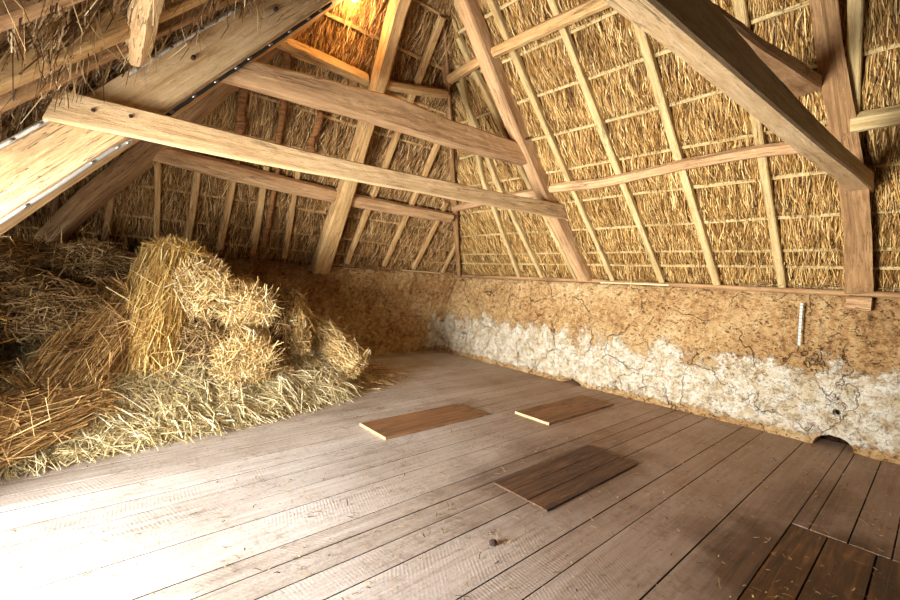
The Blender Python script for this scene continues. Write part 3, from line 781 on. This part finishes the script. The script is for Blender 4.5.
# bowed principal of the first truss (wall side)
low = [(2.60, 3.24, 4.50), (2.88, 3.27, 4.20), (3.35, 3.33, 3.76), (3.91, 3.39, 3.22), (4.60, 3.44, 2.56), (5.50, 3.46, 1.74), (5.68, 3.46, 1.57)]
upp = [(2.74, 3.24, 4.60), (3.02, 3.27, 4.29), (3.51, 3.33, 3.85), (4.11, 3.39, 3.32), (4.84, 3.44, 2.65), (5.74, 3.46, 1.86), (5.93, 3.46, 1.60)]
t1r = slab('principal_rafter', low, upp, (0, .16, 0), W_PINK, rough=.012, rnd=.02)
tag(t1r, 'bowed pink-brown principal standing on the whitewashed wall, end of both collars', 'principal rafter')
def peg(parent, p, d, r=.014, L=.05, mt=None):
    p = np.array(p, float); d = np.array(d, float) / np.linalg.norm(d)
    tube('peg', [p - d * L / 2, p, p + d * L / 2], r, mt or W_DARKP, parent)
W_DARKP = core_mat('dark_peg', rgb(36, 22, 12), rgb(70, 46, 28))
peg(t1r, (4.72, 3.44, 2.52), (0, 1, 0)); peg(t1r, (4.05, 3.38, 3.20), (0, 1, 0))
# broad pale principal of the first truss (straw side)
low = [(-.95, 3.47, 1.10 + .0), (-.29, 3.47, 1.69), (.44, 3.47, 2.47), (.98, 3.47, 3.06), (1.57, 3.47, 3.70), (2.3, 3.47, 4.49)]
upp = [(-1.15, 3.47, 1.30), (-.45, 3.47, 1.96), (.03, 3.47, 2.46), (.50, 3.47, 2.96), (1.10, 3.47, 3.60), (1.95, 3.47, 4.52)]
low[0] = (-.88, 3.47, 1.05); upp[0] = (-1.10, 3.47, 1.30)
t1l = slab('principal_rafter', low, upp, (.03, .20, -.03), W_PALE, rough=.010, rnd=.012)
tag(t1l, 'very broad pale principal with cables along both edges, over the straw', 'principal rafter')
peg(t1l, (.62, 3.465, 2.90), (0, 1, 0)); peg(t1l, (1.15, 3.465, 3.45), (0, 1, 0))

# long lower collar, lapped on the front of both principals
low = [(.25, 3.40, 2.28), (1.38, 3.40, 2.29), (3.0, 3.40, 2.325), (4.2, 3.40, 2.36), (5.27, 3.40, 2.39)]
upp = [(-.05, 3.40, 2.47), (1.37, 3.40, 2.45), (3.0, 3.40, 2.49), (4.2, 3.40, 2.53), (5.10, 3.40, 2.57)]
low[0] = (-.12, 3.40, 2.28)
c1 = slab('collar_tie', low, upp, (0, .065, 0), W_PALE, rough=.007, rnd=.01)
tag(c1, 'long pale lower collar tie spanning from the broad pale principal to the bowed principal', 'collar tie')
for p in ((.10, 3.40, 2.385), (.28, 3.40, 2.40), (4.95, 3.40, 2.47)): peg(c1, p, (0, 1, 0), .011, .02)
# upper collar
low = [(.80, 3.49, 2.86), (1.35, 3.49, 2.88), (2.4, 3.49, 2.90), (3.3, 3.48, 2.91), (4.22, 3.46, 2.95)]
upp = [(.86, 3.49, 3.02), (1.35, 3.49, 3.08), (2.4, 3.49, 3.17), (3.3, 3.48, 3.15), (4.06, 3.46, 3.17)]
c2 = slab('collar_tie', low, upp, (0, .15, 0), W_PINK, rough=.014, rnd=.02)
tag(c2, 'thick waney upper collar tie crossing in front of the hip principal', 'collar tie')

# second truss (wall side): dark crooked principal, heavy collar and bowed brace
near = [(2.6, .70, 4.50), (3.71, .67, 3.46), (3.93, .65, 3.25), (4.38, .62, 2.83), (4.79, .60, 2.44), (5.20, .56, 2.05), (5.74, .57, 1.56)]
out = [(2.70, .64, 4.40), (3.739, .592, 3.436), (3.951, .578, 3.235), (4.431, .516, 2.785), (4.84, .451, 2.40), (5.181, .442, 2.07), (5.70, .441, 1.59)]
farv = [(0, .10, 0), (0, .08, 0), (.03, .09, -.02), (0, .075, 0), (0, .07, 0), (0, .085, 0), (0, .09, 0)]
t2 = slab('principal_rafter', near, out, farv, W_BROWN, rough=.010, rnd=.012)
tag(t2, 'dark crooked principal with pale inner edge, standing on the wall above the small hole', 'principal rafter')
pad = bar('foot_pad', [(5.80, .64, 1.47), (5.80, .46, 1.47)], .17, .13, W_PINK, parent=t2)
low = [(1.0, .64, 2.32), (1.26, .62, 2.336), (2.07, .573, 2.335), (2.70, .53, 2.33), (4.90, .45, 2.40)]
upp = [(1.25, .64, 2.55), (1.60, .61, 2.52), (1.98, .58, 2.49), (2.62, .545, 2.49), (3.62, .51, 2.56)]
# front face edges: keep the true taper of the end
low = [(.70, .65, 2.33), (1.26, .62, 2.336), (2.07, .575, 2.338), (3.2, .52, 2.35), (4.2, .475, 2.385), (5.00, .45, 2.40)]
upp = [(.70, .65, 2.55), (1.26, .62, 2.535), (2.07, .575, 2.48), (3.2, .52, 2.475), (4.2, .475, 2.50), (4.82, .45, 2.53)]
dep = [(0, .10, 0), (0, .10, 0), (0, .11, 0), (0, .12, 0), (0, .14, 0), (0, .155, 0)]
c3 = slab('collar_tie', low, upp, dep, W_PALE, rough=.006, rnd=.010, seg=.06)
tag(c3, 'heavy collar tie with lit underside running out over the floor to the dark crooked principal', 'collar tie')
low = [(1.95, .705, 2.645), (2.07, .705, 2.67), (2.52, .705, 2.735), (3.40, .705, 2.91), (4.22, .705, 3.06)]
upp = [(1.93, .705, 2.68), (2.07, .705, 2.71), (2.52, .705, 2.785), (3.40, .705, 2.985), (4.18, .705, 3.14)]
br = slab('brace', low, upp, [(0, .12, -.01), (0, .14, -.01), (0, .20, -.01), (0, .30, -.02), (0, .30, -.02)], W_PINK, rough=.010, rnd=.012)
tag(br, 'bowed brace tucked above the heavy collar tie, meeting the dark crooked principal', 'brace')

# ------------------------------------------------------------ cables, clips and lamp
def cable(name, pts, r, mt, lab, nclip, clipmat):
    P = np.asarray(pts, float); s = np.linspace(0, 1, len(P)); t = np.linspace(0, 1, 26)
    Q = np.stack([np.interp(t, s, P[:, i]) for i in range(3)], 1); Q[1:-1] += rng.normal(0, .0012, (24, 3))
    o = tube(name, Q, r, mt)
    tag(o, lab, 'cable')
    for i in range(nclip):
        q = Q[int((i + .6) / nclip * 25)]
        tube('cable_clip', [q + np.array([-.012, -.006, -.012]), q + np.array([0, -.012, 0]), q + np.array([.012, -.006, .012])], .008, clipmat, o, k=6)
cable('cable', [(.46, 3.455, 2.455), (1.0, 3.455, 3.045), (1.59, 3.455, 3.685)], .013, M_BLACK, 'black cable clipped under the broad pale principal, running up to the lamp', 9, M_STEEL)
cable('cable', [(-.60, 3.455, 1.37), (-.28, 3.455, 1.685), (.20, 3.455, 2.19), (.30, 3.455, 2.27)], .011, M_GREY, 'grey conduit clipped under the broad pale principal below the collar end', 6, M_STEEL)
cable('cable', [(-.43, 3.445, 1.94), (.04, 3.445, 2.43)], .010, M_WHITE, 'white cable along the upper edge of the broad pale principal below the collar end', 4, M_GREY)
cable('cable', [(.27, 3.445, 2.67), (.54, 3.445, 2.965), (1.14, 3.445, 3.60)], .010, M_WHITE, 'white cable along the upper edge of the broad pale principal above the collar end', 6, M_GREY)

def lamp(p):
    r = empty('bulkhead_lamp', p); p = np.array(p, float)
    tag(r, 'small glowing lamp bulb hung under the hip thatch by the broad pale principal', 'lamp')
    tube('lamp_holder', [p + (0, 0, .05), p + (0, 0, .09), p + (0, 0, .13)], [.02, .022, .016], M_WHITE, r)
    tube('flex', [p + (0, 0, .13), p + (-.05, 0, .2), p + (-.12, .05, .27)], .005, M_WHITE, r)
    u = np.linspace(.05, np.pi - .05, 9)
    me = bpy.data.materials.new('lit_bulb_glass'); nt, b = nodes(me)
    b.inputs['Base Color'].default_value = (1, .8, .5, 1); b.inputs['Emission Color'].default_value = (1, .62, .25, 1); b.inputs['Emission Strength'].default_value = 22
    tube('bulb', np.stack([p[0] + 0 * u, p[1] + 0 * u, p[2] + .05 - .05 * (1 - np.cos(u))], 1), .034 * np.sin(u) + .004, me, r, k=12)
    d = bpy.data.lights.new('bulb_light', 'POINT'); d.energy = 14; d.color = (1.0, .58, .22); d.shadow_soft_size = .04
    o = bpy.data.objects.new('bulb_light', d); COL.objects.link(o); o.parent = r; o.location = (0, -.02, -.09)
lamp((1.93, 3.72, 4.02))

# ------------------------------------------------------------ hatch covers
def hatch(x0, x1, y0, y1, z, th, splits, mt, lab, edge=True, rot=0.0):
    r = empty('hatch_cover', ((x0 + x1) / 2, (y0 + y1) / 2, z)); r.rotation_euler = (0, 0, 0)
    tag(r, lab, 'hatch cover', 'covers laid on the floorboards')
    ys = [y0] + [y0 + (y1 - y0) * s for s in splits] + [y1]
    xs = x0 + (.022 if edge else 0)
    for a, b_ in zip(ys[:-1], ys[1:]):
        c = (a + b_) / 2
        bar('board', [(xs, c, z + th / 2), ((x0 + x1) / 2, c, z + th / 2), (x1 + random.uniform(-.01, .01), c, z + th / 2)], b_ - a - .004, th, mt, parent=r, rnd=.003, rough=.0015, seg=.2)
    if edge:
        e_ = bar('edge_strip', [(x0 + .014, y0, z + th / 2), (x0 + .014, (y0 + y1) / 2, z + th / 2), (x0 + .014, y1, z + th / 2)], .012, th + .002, W_PALE, parent=r, rnd=.003, rough=.001, seg=.2)
        e_['label'] = 'pale raw edge strip'
hatch(2.17, 3.475, 3.27, 3.735, .002, .026, (.5,), W_HATCH, 'brown hatch cover lying nearest the straw heap')
hatch(3.84, 5.23, 2.68, 3.15, .002, .026, (.45,), W_HATCH, 'brown hatch cover lying nearest the whitewashed wall')
hatch(2.38, 3.66, 1.625, 2.11, .001, .014, (.34, .66), W_HATCHD, 'dark worn hatch cover amid the damp brown floor stain', edge=False)
bpy.data.objects['hatch_cover']['label'] = 'brown hatch cover lying closest to the straw heap'
bpy.data.objects['hatch_cover.001']['label'] = 'brown hatch cover lying closest to the whitewashed wall'

# ------------------------------------------------------------ straw: loose heap and sheaves
def heap_h(x, y):
    xf = np.array([-.95, -.35, .5, 1.3, 2.5, 3.15]); yf = np.array([3.95, 4.08, 4.15, 4.28, 4.58, 5.05])
    f = np.interp(x, xf, yf)
    d = y - f
    h = .50 * smooth01(d / .68) ** .8 + .45 * smooth01((d - .75) / .7) * smooth01((2.0 - x) / .8)
    h = h * smooth01((3.2 - x) / .75) * smooth01((6.6 - y) / .3 + .3)
    P = np.stack([x, y, 0 * x], 1)
    return np.maximum(h + .08 * noise3(P, 2.6, 5, 2) * smooth01(d / .35) + .05 * noise3(P, 7, 15, 2) * smooth01(d / .3), -.02)

def loose_heap():
    gx, gy = np.meshgrid(np.linspace(-.90, 3.15, 110), np.linspace(3.95, 6.35, 70), indexing='ij')
    x, y = gx.ravel(), gy.ravel()
    z = heap_h(x, y) - .03
    V0 = np.stack([x, y, z], 1)
    i, j = np.meshgrid(np.arange(109), np.arange(69), indexing='ij'); a = (i * 70 + j).ravel()
    F0 = np.stack([a, a + 70, a + 71, a + 1], -1)
    n = 42000
    x = rng.uniform(-.75, 3.2, n); y = rng.uniform(3.95, 5.9, n)
    h = heap_h(x, y); k = (h > .015)
    x, y, h = x[k], y[k], h[k]; n = len(x)
    e_ = .03
    gxn = (heap_h(x + e_, y) - heap_h(x - e_, y)) / (2 * e_); gyn = (heap_h(x, y + e_) - heap_h(x, y - e_)) / (2 * e_)
    th = rng.uniform(0, 2 * np.pi, n); th = np.where(rng.random(n) < .3, rng.normal(-.2, .5, n), th)
    dx, dy = np.cos(th), np.sin(th)
    ln = rng.uniform(.10, .36, n)
    lift_ = np.abs(rng.normal(.0, .04, n))
    C = np.stack([x, y, h + .004 + lift_], 1)
    slope_z = np.clip(dx * gxn + dy * gyn, -.7, .7) + rng.normal(0, .16, n)
    D = np.stack([dx, dy, slope_z], 1)
    P0 = C - D * ln[:, None] / 2; P2 = C + D * ln[:, None] / 2
    P1 = C + np.stack([rng.normal(0, .025, n), rng.normal(0, .025, n), np.abs(rng.normal(0, .025, n))], 1)
    for P in (P0, P1, P2): P[:, 2] = np.maximum(P[:, 2], .006)
    V1, F1 = strands(P0, P1, P2, rng.uniform(.004, .010, n))
    V = np.concatenate([V0, V1]); F = np.concatenate([F0, F1 + len(V0)])
    o = mesh_obj('loose_straw', V, F, None, mats=[C_STRAW, S_PALE], fmat=np.concatenate([np.zeros(len(F0)), np.ones(len(F1))]))
    tag(o, 'pale loose straw heaped along the floor in front of the sheaves', 'straw', kind='stuff')
loose_heap()

def sheaf(axis, radii, mat, cmat, n, label, curl=.0, lay=.06, fray=.05, squash=1.0, slen=(.25, .6), wd=(.004, .009), group='straw sheaves in the corner heap'):
    """a bound bundle: lumpy core and stalks running along it"""
    A = np.asarray(axis, float); s = np.concatenate([[0], np.cumsum(np.linalg.norm(np.diff(A, axis=0), axis=1))]); L = s[-1]; sn = s / L
    root = empty('straw_sheaf', tuple(A[0]))
    tag(root, label, 'straw sheaf', group)
    T = A[-1] - A[0]; T /= np.linalg.norm(T)
    ref = np.array([0, 0, 1.]) if abs(T[2]) < .75 else np.array([0, 1., 0])
    B = np.cross(T, ref); B /= np.linalg.norm(B); C = np.cross(B, T)
    def pos(u): return np.stack([np.interp(u, sn, A[:, i]) for i in range(3)], -1)
    def rad(u): return np.interp(u, np.linspace(0, 1, len(radii)), radii)
    nu, nk = 18, 22
    uu = np.linspace(0, 1, nu); aa = np.linspace(0, 2 * np.pi, nk, endpoint=False)
    U, G = np.meshgrid(uu, aa, indexing='ij'); U, G = U.ravel(), G.ravel()
    taper = np.sqrt(np.clip(1 - (2 * np.abs(U - .5)) ** 5, 0.0, 1)) * .97 + .03
    R = rad(U) * .86 * taper
    V = pos(U) + R[:, None] * (np.cos(G)[:, None] * B + np.sin(G)[:, None] * C * squash)
    nrm = (np.cos(G)[:, None] * B + np.sin(G)[:, None] * C)
    V = V + nrm * (noise3(V, 6.0, int(A[0, 0] * 100) % 50 + 3, 2) * .075 * R / .25)[:, None]
    i = np.arange(nu - 1)[:, None] * nk; j = np.arange(nk)[None, :]
    F = np.stack([i + j, i + (j + 1) % nk, i + nk + (j + 1) % nk, i + nk + j], -1).reshape(-1, 4).tolist()
    F.append(list(range(nk - 1, -1, -1))); F.append(list(range((nu - 1) * nk, nu * nk)))
    mesh_obj('sheaf_core', V, F, cmat, root, smooth=True)
    n = int(n * 2.2)
    u = rng.uniform(0, 1, n); g = rng.uniform(0, 2 * np.pi, n)
    end = rng.random(n) < .3
    ue = np.where(rng.random(n) < .5, 0.0, 1.0)
    tp = lambda q: np.sqrt(np.clip(1 - (2 * np.abs(q - .5)) ** 5, 0.0, 1))
    lump = 1 + .14 * noise3(np.stack([np.cos(g), np.sin(g), u * 3], 1), 1.3, int(abs(A[0, 1]) * 77) % 60, 2)
    nrm = (np.cos(g)[:, None] * B + np.sin(g)[:, None] * C * squash)
    tang = (-np.sin(g)[:, None] * B + np.cos(g)[:, None] * C)
    rs = rng.uniform(.88, 1.07, n) * lump
    re = np.sqrt(rng.random(n)) * .98
    ux = np.where(end, ue, u)
    rr = np.where(end, re, rs * (.35 + .65 * tp(u)))
    dome = np.where(end, (np.sqrt(np.clip(1 - re ** 2, 0, 1))) * .28 * rad(ux) * np.sign(ue - .5), 0) * (.8 + curl)
    P = pos(ux) + (rad(ux) * rr)[:, None] * nrm + dome[:, None] * T
    out_n = np.where(end[:, None], T * np.sign(ue - .5)[:, None] * .8 + nrm * .3, nrm)
    along = T[None] * np.where(rng.random(n) < .5, 1, -1)[:, None] + tang * rng.normal(0, lay + curl * .5, n)[:, None] + out_n * (rng.normal(0, lay * .5, n) + fray)[:, None]
    r1, r2 = rng.normal(size=n), rng.normal(size=n)
    cross = np.where(end[:, None], B * r1[:, None] + C * r2[:, None], T * r1[:, None] + tang * r2[:, None]) + out_n * (rng.normal(0.03, .30, n) * np.where(end, .4, 1))[:, None]
    wild = rng.random(n) < np.where(end, .5 + curl, .14 + curl * 1.2)
    d = np.where(wild[:, None], cross, along)
    d /= np.linalg.norm(d, axis=1, keepdims=True)
    ln = rng.uniform(*slen, n) * np.where(wild & ~end, .6, 1) * np.where(end, .8, 1)
    stray = rng.random(n) < .05
    ln = np.where(stray, np.minimum(ln * 1.1, .4), ln)
    P = P + out_n * np.where(stray, rng.uniform(.01, .06, n), 0)[:, None]
    d = np.where(stray[:, None], cross + out_n * rng.normal(0, .5, n)[:, None], d); d /= np.linalg.norm(d, axis=1, keepdims=True)
    P0 = P - d * ln[:, None] * .5; P2 = P + d * ln[:, None] * .5
    for Q in (P0, P2):
        q = (Q - A[0]) @ T
        over = np.clip(q, -.09 - .06 * rng.random(n), L + .09 + .06 * rng.random(n)) - q
        Q += over[:, None] * T
    P1 = P + out_n * np.abs(rng.normal(0, .012 + curl * .02, n))[:, None] + rng.normal(0, .007 + curl * .01, (n, 3))
    P0 -= out_n * np.abs(rng.normal(0, .02, n))[:, None]; P2 -= out_n * np.abs(rng.normal(0, .02, n))[:, None]
    for Q in (P0, P1, P2): Q[:, 2] = np.maximum(Q[:, 2], .006)
    V, F = strands(P0, P1, P2, rng.uniform(*wd, n))
    o = mesh_obj('stalks', V, F, mat, root)
    o['kind'] = 'stuff'
    return root

sheaf([(.56, 4.90, .32), (.58, 4.96, .8), (.66, 5.04, 1.25), (.86, 5.14, 1.58)], [.33, .29, .26, .20], S_GOLD, C_STRAW, 4600, 'tall upright golden sheaf, the highest of the heap', lay=.09, fray=.0, curl=.12, slen=(.2, .6))
sheaf([(.98, 4.80, 1.26), (1.02, 5.3, 1.34), (1.1, 5.8, 1.34)], [.27, .28, .24], S_MIX, C_STRAW, 3000, 'golden sheaf end leaning against the top of the tall upright sheaf', curl=.4, slen=(.12, .4))
sheaf([(1.38, 4.76, 1.10), (1.46, 5.2, 1.14), (1.56, 5.8, 1.12)], [.25, .28, .22], S_MIX, C_STRAW, 3000, 'pale rounded sheaf jutting out beside the tall upright sheaf, bristling with straws', curl=.4, squash=.72, slen=(.15, .45))
sheaf([(.98, 4.74, .76), (1.0, 5.2, .84), (1.0, 5.7, .85)], [.2, .22, .2], S_DULL, C_RED, 1500, 'small dull sheaf end squeezed under the leaning golden sheaf', curl=.4, slen=(.08, .28))
sheaf([(1.34, 4.62, .56), (1.38, 5.0, .76), (1.42, 5.5, .8)], [.27, .27, .25], S_MIX, C_STRAW, 2600, 'pale drooping sheaf end just above the loose straw, under the jutting one', curl=.3, lay=.15, slen=(.15, .45))
sheaf([(1.66, 4.86, .42), (1.74, 5.02, .85), (1.90, 5.20, 1.20)], [.24, .2, .12], S_DULL, C_RED, 1800, 'brownish slumped sheaf between the jutting pale sheaf and bare wall', curl=.3, slen=(.12, .4))
sheaf([(2.05, 5.22, 1.12), (1.97, 5.06, .95), (1.95, 4.90, .62)], [.10, .17, .18], S_MIX, C_STRAW, 1100, 'small pale tuft-like sheaf hanging off the slumped brownish sheaf', curl=.35, slen=(.1, .32))
sheaf([(2.16, 5.42, .92), (2.42, 5.15, .70), (2.74, 4.90, .34)], [.10, .18, .20], S_MIX, C_RED, 1700, 'small sheaf sloping down by itself in front of the shaded bare wall', lay=.2, fray=.08, curl=.1, slen=(.15, .4))
sheaf([(-.20, 5.45, 1.38), (.15, 5.35, 1.40), (.50, 5.35, 1.34)], [.2, .24, .22], S_DULL, C_DULL, 1900, 'dull tangled bundle lying behind the tall upright sheaf, under the eaves', curl=.5, slen=(.12, .4))
sheaf([(-.52, 4.95, 1.02), (-.15, 4.90, 1.08), (.18, 4.98, 1.02)], [.2, .24, .2], S_DULL, C_DULL, 1900, 'dull tangled bundle below the hanging eaves, above the russet sheaf', curl=.5, slen=(.12, .4))
sheaf([(.45, 5.02, 1.12), (.20, 4.86, .80), (-.06, 4.62, .38)], [.16, .24, .27], S_RED, C_RED, 3200, 'russet sheaf sloping steeply down beside the tall upright sheaf', lay=.06, fray=.03, slen=(.3, .7))
sheaf([(.12, 4.55, .34), (-.20, 4.34, .28), (-.70, 4.10, .20)], [.13, .22, .20], S_RED, C_RED, 3000, 'russet sheaf lying flat on the floor at the near end of the heap', lay=.13, fray=.06, slen=(.3, .8))
sheaf([(-.50, 5.0, 1.42), (-.34, 5.4, 1.44), (-.16, 5.9, 1.44)], [.17, .19, .18], S_DULL, C_RED, 1400, 'tightly rolled brown bundle at wall-top height under the eaves', curl=.2, slen=(.1, .3))
sheaf([(-.60, 4.62, 1.06), (-.52, 4.9, 1.12), (-.4, 5.5, 1.15)], [.17, .19, .18], S_RED, C_RED, 1200, 'tightly rolled brown bundle directly below the wall-top roll', curl=.2, slen=(.1, .3))
sheaf([(-.58, 4.38, .5), (-.57, 4.42, .85), (-.56, 4.55, 1.05)], [.16, .16, .12], S_GOLD, C_RED, 900, 'upright straw bundle cut by the edge of the view beside the russet sheaves', lay=.1, slen=(.2, .4))

# ------------------------------------------------------------ small things
def stone(name, p, r, mt, lab, cat, sq=(1, 1, 1)):
    nu, nk = 12, 18
    u = np.linspace(0, np.pi, nu); a = np.linspace(0, 2 * np.pi, nk, endpoint=False)
    U, G = np.meshgrid(u, a, indexing='ij'); U, G = U.ravel(), G.ravel()
    n = np.stack([np.sin(U) * np.cos(G), np.sin(U) * np.sin(G), np.cos(U)], 1)
    V = n * r * (1 + .18 * noise3(n, 2.0, int(p[0] * 50), 2))[:, None] * np.array(sq) + np.array(p)
    i = np.arange(nu - 1)[:, None] * nk; j = np.arange(nk)[None, :]
    F = np.stack([i + j, i + nk + j, i + nk + (j + 1) % nk, i + (j + 1) % nk], -1).reshape(-1, 4)
    tag(mesh_obj(name, V, F, mt, smooth=True), lab, cat)
C_EARTH = core_mat('dry_red_earth', rgb(100, 58, 28), rgb(166, 110, 62), (14, 14, 14))
stone('stone', (1.86, 6.30, 1.72), .065, C_EARTH, 'round reddish stone sitting on top of the earth wall under the hip rafters', 'stone')
stone('clod', (1.83, 1.60, .013), .020, C_DULL, 'small brown clod of earth on the pale boards near the dark cover', 'clod', (1.3, 1, .8))
stone('clod', (2.62, 4.1, .010), .016, C_EARTH, 'tiny clod on the boards by the straw-side cover', 'clod', (1.3, 1, .7))

# measuring strip on the whitewashed wall
def strip():
    m = bpy.data.materials.new('pale_blue_strip'); nt, b = nodes(m)
    tc = nt.nodes.new('ShaderNodeTexCoord').outputs['Object']
    wv = nt.nodes.new('ShaderNodeTexWave'); wv.bands_direction = 'Z'; wv.inputs['Scale'].default_value = 9.0; wv.inputs['Distortion'].default_value = .5
    nt.links.new(tc, wv.inputs['Vector'])
    nt.links.new(ramp(nt, wv.outputs['Fac'], [(0.25, rgb(140, 150, 140)), (0.5, rgb(190, 194, 180))]), b.inputs['Base Color'])
    o = bar('measuring_strip', [(5.745, .975, 1.0), (5.745, .98, 1.2), (5.75, .985, 1.44)], .022, .008, m, up=(-1, 0, 0), rnd=.001, rough=.001)
    tag(o, 'pale bluish measuring strip hanging on the whitewashed wall near the crooked principal', 'strip')
strip()

# chaff and single straws scattered on the boards
def chaff():
    n = 5200
    x = rng.uniform(-.5, 5.7, n); y = rng.uniform(-.3, 6.3, n)
    k = (heap_h(x, y) < .01) & (rng.random(n) < np.clip(.25 + .18 * x, 0, 1)); x, y = x[k], y[k]; n = len(x)
    th = rng.uniform(0, 2 * np.pi, n); ln = rng.uniform(.008, .05, n) * np.where(rng.random(n) < .1, 2, 1)
    C = np.stack([x, y, np.full(n, .006)], 1); D = np.stack([np.cos(th), np.sin(th), np.zeros(n)], 1) * ln[:, None] / 2
    W = np.stack([-np.sin(th), np.cos(th), np.zeros(n)], 1) * rng.uniform(.0015, .004, n)[:, None]
    m = C + np.stack([rng.normal(0, .004, n), rng.normal(0, .004, n), rng.uniform(0, .006, n)], 1)
    V = np.stack([C - D - W, C - D + W, m - W, m + W, C + D - W, C + D + W], 1).reshape(-1, 3)
    b = np.arange(n)[:, None] * 6
    F = np.concatenate([b + np.array([[0, 1, 3, 2]]), b + np.array([[2, 3, 5, 4]])], 0)
    tag(mesh_obj('straw_litter', V, F, S_BIT, origin=(0, 0, 0)), 'scattered chaff and short straws littering the floorboards', 'chaff', kind='stuff')
chaff()

# russet loose straw on the floor in the shade, and straw debris along the wall head
def flat_straw(name, x0, x1, y0, y1, zf, n, mat, label, thick, edge=None):
    x = rng.uniform(x0, x1, n); y = rng.uniform(y0, y1, n)
    if edge is not None:
        k = edge(x, y) > rng.random(n); x, y = x[k], y[k]; n = len(x)
    th = rng.uniform(0, 2 * np.pi, n); ln = rng.uniform(.06, .26, n)
    C = np.stack([x, y, zf + np.abs(rng.normal(0, thick, n))], 1)
    D = np.stack([np.cos(th), np.sin(th), rng.normal(0, .12, n)], 1) * ln[:, None] / 2
    P0, P2 = C - D, C + D; P1 = C + rng.normal(0, .012, (n, 3)) + np.array([0, 0, .012])
    for Q in (P0, P1, P2): Q[:, 2] = np.maximum(Q[:, 2], zf)
    V, F = strands(P0, P1, P2, rng.uniform(.003, .007, n))
    tag(mesh_obj(name, V, F, mat, origin=(0, 0, 0)), label, 'straw', kind='stuff')
flat_straw('loose_straw', 2.4, 3.9, 4.75, 6.6, .006, 5200, S_RED, 'thin russet straw spread on the floor in the shade behind the heap', .05,
           lambda x, y: np.clip(1.3 - np.hypot((x - 2.8) / .9, (y - 5.7) / .85), 0, 1))
flat_straw('straw_debris', 5.78, 5.94, -.9, 1.6, 1.603, 420, S_BIT, 'bits of fallen thatch lying on the whitewashed wall head by the crooked principal', .012)
